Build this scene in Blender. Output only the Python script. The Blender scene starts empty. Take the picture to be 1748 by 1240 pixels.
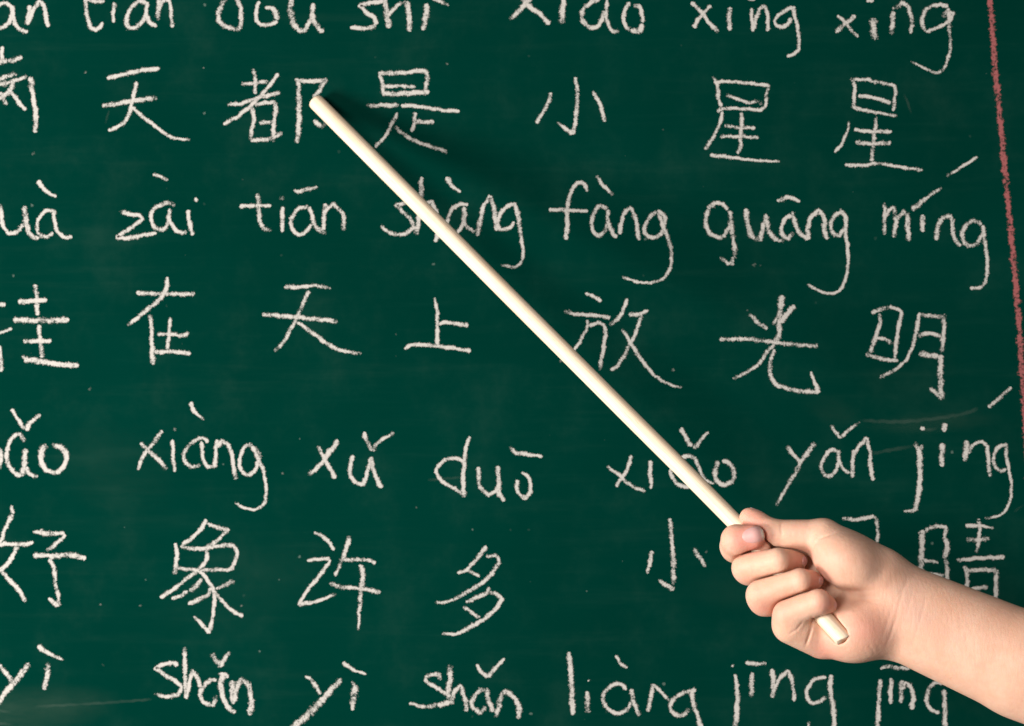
import bpy, bmesh, math, random
import numpy as np
from mathutils import Vector
from mathutils.bvhtree import BVHTree

random.seed(7)
RNG = np.random.default_rng(11)
SC = bpy.context.scene
COL = SC.collection

# ------------------------------------------------------------------ camera, light, exposure
CAM_D = 2.4                 # metres from the lens to the board
SB = 0.36e-3                # metres on the board per photograph pixel (1748 px wide)
cam_data = bpy.data.cameras.new('camera')
cam_data.sensor_width = 36.0
cam_data.lens = 36.0 * CAM_D / (1748 * SB)
cam_data.clip_start = 0.05
cam_data.clip_end = 50
cam_data.dof.use_dof = True
cam_data.dof.focus_distance = CAM_D - 0.13
cam_data.dof.aperture_fstop = 9
cam = bpy.data.objects.new('camera', cam_data)
cam.location = (0, -CAM_D, 0)
cam.rotation_euler = (math.pi / 2, 0, 0)
COL.objects.link(cam)
SC.camera = cam

world = bpy.data.worlds.new('World')
SC.world = world
world.use_nodes = True
world.node_tree.nodes['Background'].inputs[0].default_value = (1.0, 0.95, 0.9, 1)
world.node_tree.nodes['Background'].inputs[1].default_value = 0.20


def area_lamp(name, loc, target, size, power, colour):
    d = bpy.data.lights.new(name, 'AREA')
    d.shape = 'DISK'
    d.size = size
    d.energy = power
    d.color = colour
    o = bpy.data.objects.new(name, d)
    o.location = loc
    o.rotation_euler = (Vector(target) - Vector(loc)).to_track_quat('-Z', 'Y').to_euler()
    COL.objects.link(o)
    return o


area_lamp('softbox_lamp', (-1.455, -0.95, -0.31), (0.0, 0.0, 0.0), 0.55, 42, (1.0, 0.955, 0.89))
area_lamp('fill_lamp', (-1.1, -2.4, 0.2), (0.05, 0.0, 0.0), 0.9, 46, (1.0, 0.945, 0.88))

SC.view_settings.view_transform = 'Standard'
SC.view_settings.look = 'None'
SC.view_settings.exposure = 0
SC.view_settings.gamma = 1
SC.render.engine = 'CYCLES'
SC.cycles.transparent_max_bounces = 24


# ------------------------------------------------------------------ helpers
def P(px, py, y):
    """photograph pixel and distance in front of the board (y<0) -> point"""
    s = SB * (CAM_D + y) / CAM_D
    return Vector(((px - 874) * s, y, (620 - py) * s))


def link(name, mesh, mat=None, parent=None, smooth=False):
    o = bpy.data.objects.new(name, mesh)
    COL.objects.link(o)
    if mat:
        mesh.materials.append(mat)
    if parent:
        o.parent = parent
    if smooth:
        mesh.polygons.foreach_set('use_smooth', [True] * len(mesh.polygons))
    return o


class NT:
    """tiny node-tree builder"""
    def __init__(self, name):
        self.mat = bpy.data.materials.new(name)
        self.mat.use_nodes = True
        self.t = self.mat.node_tree
        self.bsdf = self.t.nodes['Principled BSDF']
        self.out = self.t.nodes['Material Output']

    def n(self, kind, **kw):
        nd = self.t.nodes.new(kind)
        for k, v in kw.items():
            setattr(nd, k, v)
        return nd

    def l(self, a, b):
        self.t.links.new(a, b)

    def set(self, sock, v):
        if hasattr(v, 'is_output'):
            self.l(v, sock)
        else:
            sock.default_value = v

    def math(self, op, a, b=0.0, clamp=False):
        nd = self.n('ShaderNodeMath', operation=op, use_clamp=clamp)
        self.set(nd.inputs[0], a)
        self.set(nd.inputs[1], b)
        return nd.outputs[0]

    def ramp(self, v, lo, hi, a=0.0, b=1.0):
        nd = self.n('ShaderNodeMapRange', interpolation_type='SMOOTHSTEP')
        self.set(nd.inputs['Value'], v)
        nd.inputs['From Min'].default_value = lo
        nd.inputs['From Max'].default_value = hi
        nd.inputs['To Min'].default_value = a
        nd.inputs['To Max'].default_value = b
        return nd.outputs[0]

    def noise(self, vec, scale, detail=3, rough=0.55):
        nd = self.n('ShaderNodeTexNoise')
        if vec is not None:
            self.l(vec, nd.inputs['Vector'])
        nd.inputs['Scale'].default_value = scale
        nd.inputs['Detail'].default_value = detail
        nd.inputs['Roughness'].default_value = rough
        return nd.outputs['Fac']

    def mix(self, f, a, b, mode='MIX'):
        nd = self.n('ShaderNodeMix', data_type='RGBA', blend_type=mode)
        self.set(nd.inputs['Factor'], f)
        self.set(nd.inputs[6], a)
        self.set(nd.inputs[7], b)
        return nd.outputs[2]

    def coords(self, stretch=None, rot=None):
        tc = self.n('ShaderNodeTexCoord').outputs['Object']
        if stretch is None:
            return tc
        mp = self.n('ShaderNodeMapping')
        self.l(tc, mp.inputs['Vector'])
        mp.inputs['Scale'].default_value = stretch
        if rot:
            mp.inputs['Rotation'].default_value = rot
        return mp.outputs['Vector']

    def bump(self, h, strength, dist):
        nd = self.n('ShaderNodeBump')
        self.l(h, nd.inputs['Height'])
        nd.inputs['Strength'].default_value = strength
        nd.inputs['Distance'].default_value = dist
        self.l(nd.outputs[0], self.bsdf.inputs['Normal'])


# ------------------------------------------------------------------ materials
def board_material():
    m = NT('green board paint')
    v = m.coords()
    big = m.noise(v, 5, 4, 0.6)
    streak = m.noise(m.coords((3, 3, 60), (0, 0.12, 0)), 4, 4, 0.6)
    grain = m.noise(v, 1400, 2)
    c = m.mix(m.ramp(big, 0.3, 0.75), (0.00002, 0.0265, 0.0190, 1), (0.0001, 0.031, 0.0225, 1))
    c = m.mix(m.math('MULTIPLY', m.ramp(streak, 0.52, 0.8), 0.08), c, (0.01, 0.055, 0.043, 1))
    # stray specks of chalk dust
    vo = m.n('ShaderNodeTexVoronoi', feature='F1')
    m.l(v, vo.inputs['Vector'])
    vo.inputs['Scale'].default_value = 85
    sep = m.n('ShaderNodeSeparateColor')
    m.l(vo.outputs['Color'], sep.inputs[0])
    size = m.ramp(sep.outputs[0], 0.62, 1.0, 0.0, 0.085)
    spot = m.math('LESS_THAN', vo.outputs['Distance'], m.math('MULTIPLY', size, m.ramp(m.noise(v, 500, 2), 0.3, 0.7, 0.5, 1.3)))
    c = m.mix(m.math('MULTIPLY', spot, m.ramp(sep.outputs[1], 0.0, 1.0, 0.03, 0.2)), c, (0.33, 0.42, 0.37, 1))
    dust = m.noise(v, 22, 7, 0.68)
    c = m.mix(m.ramp(dust, 0.45, 0.8, 0.0, 0.022), c, (0.20, 0.36, 0.28, 1))
    wipe = m.noise(m.coords((2.2, 2.2, 26), (0, -0.5, 0)), 3, 5, 0.65)
    c = m.mix(m.ramp(wipe, 0.5, 0.78, 0.0, 0.012), c, (0.20, 0.36, 0.28, 1))
    m.l(c, m.bsdf.inputs['Base Color'])
    m.l(m.ramp(grain, 0.2, 0.8, 0.55, 0.72), m.bsdf.inputs['Roughness'])
    m.bsdf.inputs['Specular IOR Level'].default_value = 0.0
    m.bump(grain, 0.25, 0.0002)
    return m.mat


def chalk_material(name, col_a, col_b, lo, hi, rough_scale, strength=1.0, amp=3.0):
    """powdery chalk: thin where the stroke's edge and the grain of the board leave gaps"""
    m = NT(name)
    v = m.coords()
    uv = m.n('ShaderNodeUVMap').outputs[0]
    sp = m.n('ShaderNodeSeparateXYZ')
    m.l(uv, sp.inputs[0])
    across = m.math('ABSOLUTE', m.math('SUBTRACT', m.math('MULTIPLY', sp.outputs[1], 2.0), 1.0))
    edge = m.math('SUBTRACT', 1.0, across)
    at = m.n('ShaderNodeAttribute', attribute_name='press')
    fine = m.noise(v, rough_scale, 3, 0.65)
    wide = m.noise(v, rough_scale * 0.28, 2)
    body = m.math('MULTIPLY', m.ramp(edge, 0.0, 0.7), at.outputs['Fac'])
    k = m.math('ADD', body, m.math('MULTIPLY', m.math('SUBTRACT', fine, 0.5), amp))
    k = m.math('ADD', k, m.math('MULTIPLY', m.math('SUBTRACT', wide, 0.5), amp * 0.5))
    a = m.math('MULTIPLY', m.ramp(k, lo, hi), strength)
    m.l(m.mix(fine, col_a, col_b), m.bsdf.inputs['Base Color'])
    m.bsdf.inputs['Roughness'].default_value = 1.0
    m.bsdf.inputs['Specular IOR Level'].default_value = 0.0
    m.l(a, m.bsdf.inputs['Alpha'])
    return m.mat


def haze_material():
    m = NT('chalk haze')
    at = m.n('ShaderNodeAttribute', attribute_name='press')
    f = m.ramp(m.noise(m.coords((1, 1, 3)), 45, 5, 0.7), 0.2, 0.8, 0.4, 1.3)
    m.bsdf.inputs['Base Color'].default_value = (0.20, 0.27, 0.19, 1)
    m.bsdf.inputs['Roughness'].default_value = 1.0
    m.bsdf.inputs['Specular IOR Level'].default_value = 0.0
    m.l(m.math('MULTIPLY', m.math('MULTIPLY', at.outputs['Fac'], f), 0.06), m.bsdf.inputs['Alpha'])
    return m.mat


def wood_material():
    m = NT('pale basswood')
    v = m.coords((1, 1, 0.02))
    g1 = m.noise(v, 900, 4, 0.6)
    g2 = m.noise(m.coords((1, 1, 0.06)), 260, 3)
    pores = m.noise(m.coords((1, 1, 0.05)), 2600, 2)
    c = m.mix(m.ramp(g1, 0.3, 0.7), (0.82, 0.62, 0.44, 1), (0.92, 0.77, 0.61, 1))
    c = m.mix(m.math('MULTIPLY', m.ramp(g2, 0.45, 0.75), 0.5), c, (0.74, 0.54, 0.34, 1))
    c = m.mix(m.math('MULTIPLY', m.ramp(pores, 0.6, 0.75), 0.5), c, (0.45, 0.28, 0.14, 1))
    m.l(c, m.bsdf.inputs['Base Color'])
    m.bsdf.inputs['Roughness'].default_value = 0.5
    m.bsdf.inputs['Specular IOR Level'].default_value = 0.3
    m.bump(m.math('ADD', g1, pores), 0.25, 0.0002)
    return m.mat


def skin_material():
    m = NT('skin')
    v = m.coords()
    at = m.n('ShaderNodeAttribute', attribute_name='flush')
    blotch = m.noise(v, 55, 4, 0.6)
    fine = m.noise(v, 420, 3, 0.6)
    c = m.mix(m.ramp(blotch, 0.3, 0.7), (0.70, 0.405, 0.285, 1), (0.76, 0.48, 0.355, 1))
    c = m.mix(m.math('MULTIPLY', m.ramp(m.noise(v, 260, 4, 0.65), 0.42, 0.72), 0.32), c, (0.69, 0.37, 0.27, 1))
    c = m.mix(at.outputs['Fac'], c, (0.72, 0.27, 0.215, 1))
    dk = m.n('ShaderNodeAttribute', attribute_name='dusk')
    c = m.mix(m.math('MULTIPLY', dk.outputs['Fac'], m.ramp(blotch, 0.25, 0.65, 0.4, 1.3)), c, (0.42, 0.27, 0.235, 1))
    m.l(c, m.bsdf.inputs['Base Color'])
    m.bsdf.inputs['Subsurface Weight'].default_value = 0.35
    m.bsdf.inputs['Subsurface Radius'].default_value = (1.0, 0.38, 0.2)
    m.bsdf.inputs['Subsurface Scale'].default_value = 0.0022
    m.bsdf.inputs['Roughness'].default_value = 0.52
    m.bsdf.inputs['Specular IOR Level'].default_value = 0.32
    vo = m.n('ShaderNodeTexVoronoi', feature='DISTANCE_TO_EDGE')
    m.l(v, vo.inputs['Vector'])
    vo.inputs['Scale'].default_value = 1050
    h = m.math('ADD', m.math('MULTIPLY', m.ramp(vo.outputs['Distance'], 0.0, 0.22), 0.7), m.math('MULTIPLY', fine, 1.1))
    lines = m.noise(m.coords((1, 1, 0.22), (0, 0.5, 0)), 520, 4, 0.6)
    h = m.math('ADD', h, m.math('MULTIPLY', m.ramp(lines, 0.35, 0.6), 1.6))
    h = m.math('ADD', h, m.math('MULTIPLY', m.noise(v, 190, 4, 0.6), 2.2))
    m.bump(h, 0.19, 0.00026)
    return m.mat


def nail_material():
    m = NT('fingernail')
    at = m.n('ShaderNodeAttribute', attribute_name='tip')
    f = m.noise(m.coords(), 350, 2)
    c = m.mix(f, (0.66, 0.35, 0.33, 1), (0.71, 0.41, 0.38, 1))
    c = m.mix(at.outputs['Fac'], c, (0.86, 0.76, 0.66, 1))
    m.l(c, m.bsdf.inputs['Base Color'])
    m.bsdf.inputs['Subsurface Weight'].default_value = 0.2
    m.bsdf.inputs['Subsurface Radius'].default_value = (1.0, 0.4, 0.25)
    m.bsdf.inputs['Subsurface Scale'].default_value = 0.002
    m.bsdf.inputs['Roughness'].default_value = 0.5
    return m.mat


M_BOARD = board_material()
M_CHALK = chalk_material('white chalk', (0.44, 0.415, 0.385, 1), (0.585, 0.56, 0.53, 1), 0.12, 0.95, 1150)
M_RED = chalk_material('red chalk', (0.28, 0.075, 0.08, 1), (0.41, 0.145, 0.14, 1), 0.15, 1.1, 640, 0.88, 5.0)
M_SPECK = chalk_material('chalk dust', (0.36, 0.38, 0.34, 1), (0.5, 0.5, 0.46, 1), 0.0, 1.0, 900, 0.42, 2.0)
M_SMEAR = chalk_material('wiped chalk', (0.30, 0.36, 0.30, 1), (0.36, 0.42, 0.36, 1), 0.0, 1.3, 130, 0.05, 0.7)
M_HAZE = haze_material()
M_WOOD = wood_material()
M_SKIN = skin_material()
M_NAIL = nail_material()


# ------------------------------------------------------------------ the board and its writing
board = bpy.data.objects.new('chalkboard', None)
board.location = (0, 0, -0.6)
COL.objects.link(board)
board['label'] = 'green chalkboard covered in white chalk pinyin and Chinese characters'
board['category'] = 'chalkboard'


def on_board(o):
    """keep a child where it was built although the board's Empty sits at its lower edge"""
    o.parent = board
    o.location = -board.location
    return o


bm = bmesh.new()
bmesh.ops.create_cube(bm, size=1)
bmesh.ops.scale(bm, vec=(1.7, 0.018, 1.2), verts=bm.verts)
bmesh.ops.translate(bm, vec=(0, 0.009, 0), verts=bm.verts)
bmesh.ops.bevel(bm, geom=bm.edges[:], offset=0.002, segments=2, affect='EDGES')
me = bpy.data.meshes.new('board_panel')
bm.to_mesh(me)
bm.free()
on_board(link('board_panel', me, M_BOARD))

LAYER = [0]


def smooth_path(pts):
    """rounded path through hand-placed points; sharp turns stay sharp"""
    pts = [np.array(p, float) for p in pts]
    n = len(pts)
    corner = [True] * n
    for i in range(1, n - 1):
        a, b = pts[i] - pts[i - 1], pts[i + 1] - pts[i]
        c = a.dot(b) / (np.linalg.norm(a) * np.linalg.norm(b) + 1e-9)
        corner[i] = c < math.cos(math.radians(68))
    out = []
    for i in range(n - 1):
        p1, p2 = pts[i], pts[i + 1]
        p0 = pts[i - 1] if i > 0 and not corner[i] else p1 - (p2 - p1) * 0.5
        p3 = pts[i + 2] if i + 2 < n and not corner[i + 1] else p2 + (p2 - p1) * 0.5
        L = np.linalg.norm(p2 - p1)
        k = max(2, int(L / 1.3))
        d0, d1, d2 = (max(np.linalg.norm(q), 1e-3) ** 0.5 for q in (p1 - p0, p2 - p1, p3 - p2))
        t0, t1 = 0.0, d0
        t2, t3 = t1 + d1, t1 + d1 + d2
        for j in range(k):
            t = t1 + (t2 - t1) * j / k
            A1 = (t1 - t) / (t1 - t0) * p0 + (t - t0) / (t1 - t0) * p1
            A2 = (t2 - t) / (t2 - t1) * p1 + (t - t1) / (t2 - t1) * p2
            A3 = (t3 - t) / (t3 - t2) * p2 + (t - t2) / (t3 - t2) * p3
            B1 = (t2 - t) / (t2 - t0) * A1 + (t - t0) / (t2 - t0) * A2
            B2 = (t3 - t) / (t3 - t1) * A2 + (t - t1) / (t3 - t1) * A3
            out.append((t2 - t) / (t2 - t1) * B1 + (t - t1) / (t2 - t1) * B2)
    out.append(pts[-1])
    return np.array(out)


def add_stroke(B, pts, w0, w1, fade0=False, fade1=False, grow=1.1):
    """one drag of the chalk: a ribbon lying on the board; B = (verts, faces, uvs, press)"""
    V, F, U, S = B
    c = smooth_path(pts) if len(pts) > 1 else np.array([pts[0], pts[0]], float)
    seg = np.r_[0, np.cumsum(np.linalg.norm(np.diff(c, axis=0), axis=1))]
    L = seg[-1]
    n = max(6, int(L / 1.3))
    s = np.linspace(0, L, n)
    x, y = np.interp(s, seg, c[:, 0]), np.interp(s, seg, c[:, 1])
    # the hand's slight wobble
    ph = RNG.uniform(0, 6.28, 4)
    x += 0.35 * np.sin(s * 0.23 + ph[0])
    y += 0.35 * np.sin(s * 0.27 + ph[1])
    tx, ty = np.gradient(x), np.gradient(y)
    ln = np.hypot(tx, ty) + 1e-9
    tx, ty = tx / ln, ty / ln
    w = (w0 + (w1 - w0) * s / max(L, 1e-6)) * 0.5 * grow
    rag = np.convolve(RNG.normal(0, 1, n + 8), np.ones(4) / 4, 'same')[4:n + 4]
    rag2 = np.convolve(RNG.normal(0, 1, n + 8), np.ones(4) / 4, 'same')[4:n + 4]
    # rounded ends
    d = np.minimum(s, L - s)
    cap = np.sqrt(np.clip(1 - (1 - np.clip(d / (w + 1e-6) * 1.6, 0, 1)) ** 2, 0.12, 1))
    press = np.ones(n) * RNG.uniform(0.74, 1.08) + 0.16 * np.sin(s * 0.09 + ph[2]) + 0.08 * np.sin(s * 0.31 + ph[3])
    fade0, fade1 = fade0 or RNG.random() < 0.22, fade1 or RNG.random() < 0.3
    if fade0:
        press *= np.clip(0.35 + 0.65 * s / 14, 0, 1)
    if fade1:
        press *= np.clip(0.35 + 0.65 * (L - s) / 14, 0, 1)
    LAYER[0] += 1
    y0 = -0.00002 - 0.000002 * (LAYER[0] % 60)
    b = len(V)
    NX = 5
    for i in range(n):
        for j in range(NX):
            a = j / (NX - 1) * 2 - 1
            ww = w[i] * cap[i] * (1 + 0.26 * (rag[i] if a < 0 else rag2[i]))
            p = P(x[i] - ty[i] * a * ww, y[i] + tx[i] * a * ww, 0)
            V.append((p.x, y0, p.z))
            U.append((s[i] / 10, j / (NX - 1)))
            S.append(press[i])
    for i in range(n - 1):
        for j in range(NX - 1):
            q = b + i * NX + j
            F.append((q, q + 1, q + NX + 1, q + NX))


def finish_chalk(name, B, mat, parent=None):
    V, F, U, S = B
    me = bpy.data.meshes.new(name)
    me.from_pydata(V, [], F)
    uv = me.uv_layers.new(name='UVMap')
    idx = np.empty(len(me.loops), int)
    me.loops.foreach_get('vertex_index', idx)
    uv.data.foreach_set('uv', np.array(U, float)[idx].ravel())
    at = me.attributes.new('press', 'FLOAT', 'POINT')
    at.data.foreach_set('value', np.array(S, float))
    o = link(name, me, mat)
    if parent is None:
        on_board(o)
    else:
        o.parent = parent
    return o


def parse(text, tile):
    """'w: x,y x,y ...; ...' in enlarged-tile units -> strokes in photograph pixels.
    w may be 'a>b' (thinning); a leading ~ / trailing ~ fades that end; a leading ^ marks the tone mark"""
    x0, y0, k = tile
    out = []
    for part in text.replace('\n', ' ').split(';'):
        part = part.strip()
        if not part:
            continue
        head, body = part.split(':')
        head = head.strip()
        tone = head.startswith('^')
        head = head.lstrip('^')
        f0, f1 = head.startswith('~'), head.endswith('~')
        head = head.strip('~')
        a, b = (head.split('>') + [head])[:2] if '>' in head else (head, head)
        pts = [tuple(float(q) for q in p.split(',')) for p in body.split()]
        pts = [(x0 + p[0] / k, y0 + p[1] / k) for p in pts]
        out.append((tone, pts, float(a) / k, float(b) / k, f0, f1))
    return out


def write(name, label, *blocks):
    main, tone = ([], [], [], []), ([], [], [], [])
    for tile, text in blocks:
        for is_tone, pts, a, b, f0, f1 in parse(text, tile):
            add_stroke(tone if is_tone else main, pts, a, b, f0, f1)
    o = finish_chalk(name, main, M_CHALK)
    if label:
        o['label'] = label
    if tone[0]:
        finish_chalk('tone_mark', tone, M_CHALK, o)
    return o


K, KE, KF = 4.365, 5.82, 5.02
W, CH = 'pinyin_word', 'chinese_character'

# first row of pinyin, cut by the upper edge of the picture
write(W, 'chalk pinyin word ending in an, cut off by the left edge of the photo', ((0, 0, K), '''
38: -25,50 40,22 78,50 92,110 55,180 0,212 -25,205; 38: 84,40 98,120 118,190 160,225 208,240;
38: 225,40 213,110 205,188; 40: 208,180 235,105 265,50 295,15 325,42 342,120 358,205'''))
write(W, 'chalk pinyin word tian in the top row', ((0, 0, K), '''
36: 635,-25 640,60 655,140 682,205 712,228 745,205 765,165; 32: 642,-2 700,8 778,14; 34: 848,20 842,168;
36: 1090,25 1040,10 985,50 950,110 940,170 968,213 1020,200 1072,150 1095,70; 36: 1100,15 1092,110 1115,168 1168,198;
36: 1185,-10 1178,60 1174,150; 34: 1178,100 1200,30 1230,-10 1262,10 1275,100 1282,208'''))
write(W, 'chalk pinyin word dou in the top row', ((350, 0, K), '''
40: 165,-25 125,40 98,110 108,160 155,198 235,218 264,190 266,100 258,30 238,-25;
34: 405,10 382,80 385,150 420,182 480,188 540,162; 46: 545,150 515,80 490,55; 34: 495,60 445,58;
46: 645,-20 640,80 655,165 690,220; 36: 685,222 730,232 780,160 800,110; 44: 808,25 800,120 832,195 885,242'''))
write(W, 'chalk pinyin word shi in the top row', ((350, 0, K), '''
38: 1330,12 1230,22 1150,42 1205,95 1262,138 1278,185; 38: 1275,190 1200,212 1080,206; 46: 1342,-20 1352,100 1370,212;
32: 1365,120 1405,70 1450,30 1500,15; 46: 1505,10 1518,90 1526,235; 54>40: 1655,30 1648,120 1622,228'''),
    ((600, 0, K), '^34>24~: 600,-5 660,12 728,46'))
write(W, 'chalk pinyin word xiao in the top row', ((850, 0, K), '''
42: 85,152 150,92 205,30 245,-15; 46: 165,-25 205,10; 42: 205,15 250,60 305,100 385,185; 46: 490,-25 475,178;
40: 760,-2 685,28 630,85 630,150 682,202 735,205 772,150 795,80; 38>30~: 815,0 805,100 830,205 862,235 905,235;
36: 985,18 950,70 935,140 950,195 990,230; 44: 990,232 1055,230 1080,180; 34: 1080,170 1072,95 1050,50 1008,40'''))
write(W, 'chalk pinyin word xing in the top row, left one of two', ((1150, 0, KE), '''
46: 172,22 290,140 360,240 448,322; 40: 372,58 290,142 240,200; 52: 245,180 205,278; 52>58: 560,75 552,180 555,305;
42: 776,80 776,180 790,315; 44: 795,290 822,180 862,85 905,72 932,140 940,220 932,315;
44: 1208,75 1130,95 1050,150 1005,212 1030,262 1090,268 1140,225 1165,180; 46>36: 1185,85 1212,190 1235,300 1245,420 1245,488 1200,535 1125,560; ^26: 730,-8 775,2 815,-6'''))
write(W, 'chalk pinyin word xing in the top row, nearest the red line', ((1400, 0, KF), '''
30: 152,130 215,195 270,262 328,318; 44: 302,135 215,205 132,280; 62: 455,155 465,345; 34: 622,62 640,90; 46: 628,100 618,200 612,300;
40: 650,80 705,25 755,65 778,130 788,200 775,290; 38: 1095,60 1030,40 950,58 890,115 872,190 900,275; 32: 905,275 980,248 1070,208;
36: 1065,205 1120,170 1136,115 1085,100 1050,150; 40>22~: 1100,70 1105,180 1110,300 1115,400 1088,530 1050,602 990,622 900,588 778,525; ^34: 395,5 460,12'''))

# first row of characters
write(CH, 'chalk character 满, half outside the left edge of the photo', ((0, 0, K), '''
36: 20,345 15,420 25,485; 40: -20,460 60,458 168,430; 36: -20,600 60,565 125,552; 36: -20,635 80,612 205,572; 48: 222,575 245,640;
42: 225,600 240,680 255,780 270,880 258,990; 34: 100,600 70,680 -10,740; 38: 58,660 130,750 190,822; 38: 2,690 48,785; 30: 90,690 50,720'''))
write(CH, 'chalk character 天 in the upper row', ((0, 0, K), '''
38: 795,582 880,566 1000,536 1190,510; 36>44: 760,790 870,775 980,752 1175,730; 34: 1015,608 1000,700 975,800 940,895 880,942 808,974;
34>24~: 985,800 1060,870 1150,935 1220,990 1300,1030 1415,1042'''))
write(CH, 'chalk character 都 under the tip of the pointer', ((350, 0, K), '''
32: 355,505 375,600 372,700; 30: 270,628 380,620 470,605; 34: 545,548 480,640 400,730 330,800 240,870 135,928; 32: 165,778 250,776 370,738 565,688;
36: 350,800 365,880 345,985 338,1050; 36: 370,785 440,768 515,762 528,800 515,900 505,1060; 30: 405,918 530,908; 38: 340,1048 440,1042 520,1022 575,990;
44: 695,600 702,800 690,1068; 36: 668,595 780,608 905,598 862,660 805,730; 34: 820,725 890,800 900,880 880,945; 34: 808,900 850,930 882,955'''))
write(CH, 'chalk character 是 right of the tip of the pointer', ((600, 0, K), '''
36: 208,535 232,640 240,718; 36: 215,548 380,545 545,530 568,560 555,640 538,715; 30: 240,645 380,642 478,650; 42: 240,700 400,697 582,685;
36: 108,788 250,786 352,787; 34: 368,787 450,788 550,802 700,825 805,830; 36: 475,838 466,920 448,985; 36: 480,908 618,912;
34>28: 345,840 295,935 240,1030 170,1098; 30>34: 320,942 400,1010 520,1070 720,1132'''))
write(CH, 'chalk character 小 in the upper row', ((850, 0, K), '''
30>36: 395,690 380,750 340,830 285,922; 32>40: 575,578 592,680 582,850 570,940 558,1005; 42>18~: 555,1000 510,965 445,912; ~30>38: 700,682 750,755 780,840 795,908'''))
write(CH, 'chalk character 星 in the upper row, left one of two', ((1150, 110, KE), '''
46: 390,120 430,190 446,330 470,420; 40: 430,172 600,175 780,192 955,212; 36: 950,205 922,300 908,420 860,452; 44>36: 518,298 620,340 760,388; 36: 740,385 830,372 890,402;
44: 428,470 500,438; 38: 490,438 640,440 880,455; 42: 488,470 452,600 400,710 310,848; 44: 670,480 678,560 665,700 658,830 636,890; 38: 505,605 640,625 810,632;
38: 460,718 620,718 845,728; 46>26~: 362,905 520,920 700,942 880,960 1060,968'''))
write(CH, 'chalk character 星 in the upper row, nearest the red line', ((1400, 110, KF), '''
36: 270,115 296,200 290,300 284,378; 34: 280,128 380,132 480,150 630,180; 36: 630,172 648,240 640,300 626,402; 36: 325,270 450,285 605,328; 36>28~: 280,370 400,398 500,415 662,448;
36: 485,450 470,560 455,700 438,832; 38: 292,560 400,575 615,575; 40: 305,665 420,682 608,672; ~24>36: 250,490 230,580 180,690 125,755; 36>30: 212,862 380,866 480,848 600,865 750,890 880,906'''))

# second row of pinyin
write(W, 'chalk pinyin word ending in ua, cut off by the left edge of the photo', ((0, 270, K), '''
36: 2,345 10,430 30,520 72,560 130,545 178,490; 44>38: 182,355 192,450 215,550 250,590 292,596; 32: 395,392 350,392 302,430 276,500 286,560 340,585 398,560;
34: 402,385 408,480 432,550 480,592 540,588; ^48>22: 285,168 330,235 420,292'''))
write(W, 'chalk pinyin word zai', ((0, 270, K), '''
36: 888,395 960,418 1050,435 1060,455 1000,505 930,550 868,588 930,597 1050,580 1165,558; 36: 1300,358 1250,335 1180,358 1132,402 1126,460 1158,520 1210,540 1245,500 1260,420;
34: 1265,378 1262,460 1288,510 1340,555 1392,548; 36: 1403,388 1410,480 1436,578; 30: 1455,295 1463,325; ^30: 1138,120 1190,138 1250,165'''))
write(W, 'chalk pinyin word tian with a flat tone mark, left of the pointer', ((350, 270, K), '''
36: 393,265 398,360 404,440 432,520 496,538; 34: 255,360 380,356 492,356; 36: 578,365 576,552; 34: 552,300 590,305; 36: 770,360 700,378 655,430 640,490 660,540 700,570 755,545 800,490;
36: 775,362 800,440 832,520 905,568; 34: 896,340 888,440 885,535; 36: 890,410 920,370 950,345 1000,380 1025,415 1035,480 1030,542; ^24>34: 662,240 705,252; ^36>26: 700,252 760,235 838,218'''))
write(W, 'chalk pinyin word shang, crossed by the pointer', ((620, 270, K), '''
34: 345,332 245,350 300,408 355,460 375,520 330,555 250,570 175,545; 34>22~: 180,548 150,525 135,490; 42: 435,140 430,270 420,400 400,572; 36: 420,440 470,345 510,325 548,420 552,540 538,625;
34: 782,350 720,345 660,385 632,450 640,530 700,560 740,500 762,400; 34: 755,365 745,460 780,520 835,555; 38: 850,582 872,470 902,350 945,290 975,380 985,460 995,542;
34: 1140,345 1080,355 1022,420 1002,490 1022,528 1080,525 1128,475; 42>22~: 1122,330 1150,410 1170,550 1190,680 1180,770 1130,812 1025,795; ^44>24: 620,143 650,195 725,255'''))
write(W, 'chalk pinyin word fang', ((880, 270, K), '''
34>40: 538,250 512,195 480,182 430,220 400,300 385,390 385,480 375,608; 36>28: 248,388 340,385 440,392 540,396; 34: 690,382 630,352 590,400 568,480 580,550 625,582 668,540 692,450;
36: 690,385 690,470 715,550 755,592; 36: 775,568 790,480 820,400 855,375 890,430 905,520 920,612; 36: 1050,395 980,470 958,540 1000,590 1070,580 1108,510 1112,440 1060,390;
38>20~: 1055,395 1090,480 1122,560 1150,650 1162,740 1145,840 1080,910 980,930 880,915 795,882; ^30: 605,132 650,200 728,275'''))
write(W, 'chalk pinyin word guang', ((1150, 270, K), '''
36: 402,388 370,345 320,335 265,375 240,450 250,530 300,580 355,592 400,540 425,460; 38: 418,395 435,500 440,600 455,660 455,730; 38: 458,735 415,795; 32>26: 410,795 345,735;
42: 540,378 545,460 570,560 600,602; 38: 595,602 645,608 665,520 688,420; 40: 690,430 710,540 772,612 825,612; 36: 880,430 840,445 805,510 815,580 855,600 892,550;
38: 884,400 905,490 940,560 1005,605; 42: 1008,605 1000,520 1032,430 1080,392 1115,430 1125,520 1138,608; 36: 1262,405 1210,420 1170,490 1190,560 1232,580 1268,530;
38>22~: 1240,380 1282,440 1278,540 1295,650 1300,760 1290,860 1250,970 1180,1010 1110,1000 992,942; ^34>42: 770,318 830,295; ^40>28: 820,295 880,298 942,328'''))
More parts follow.
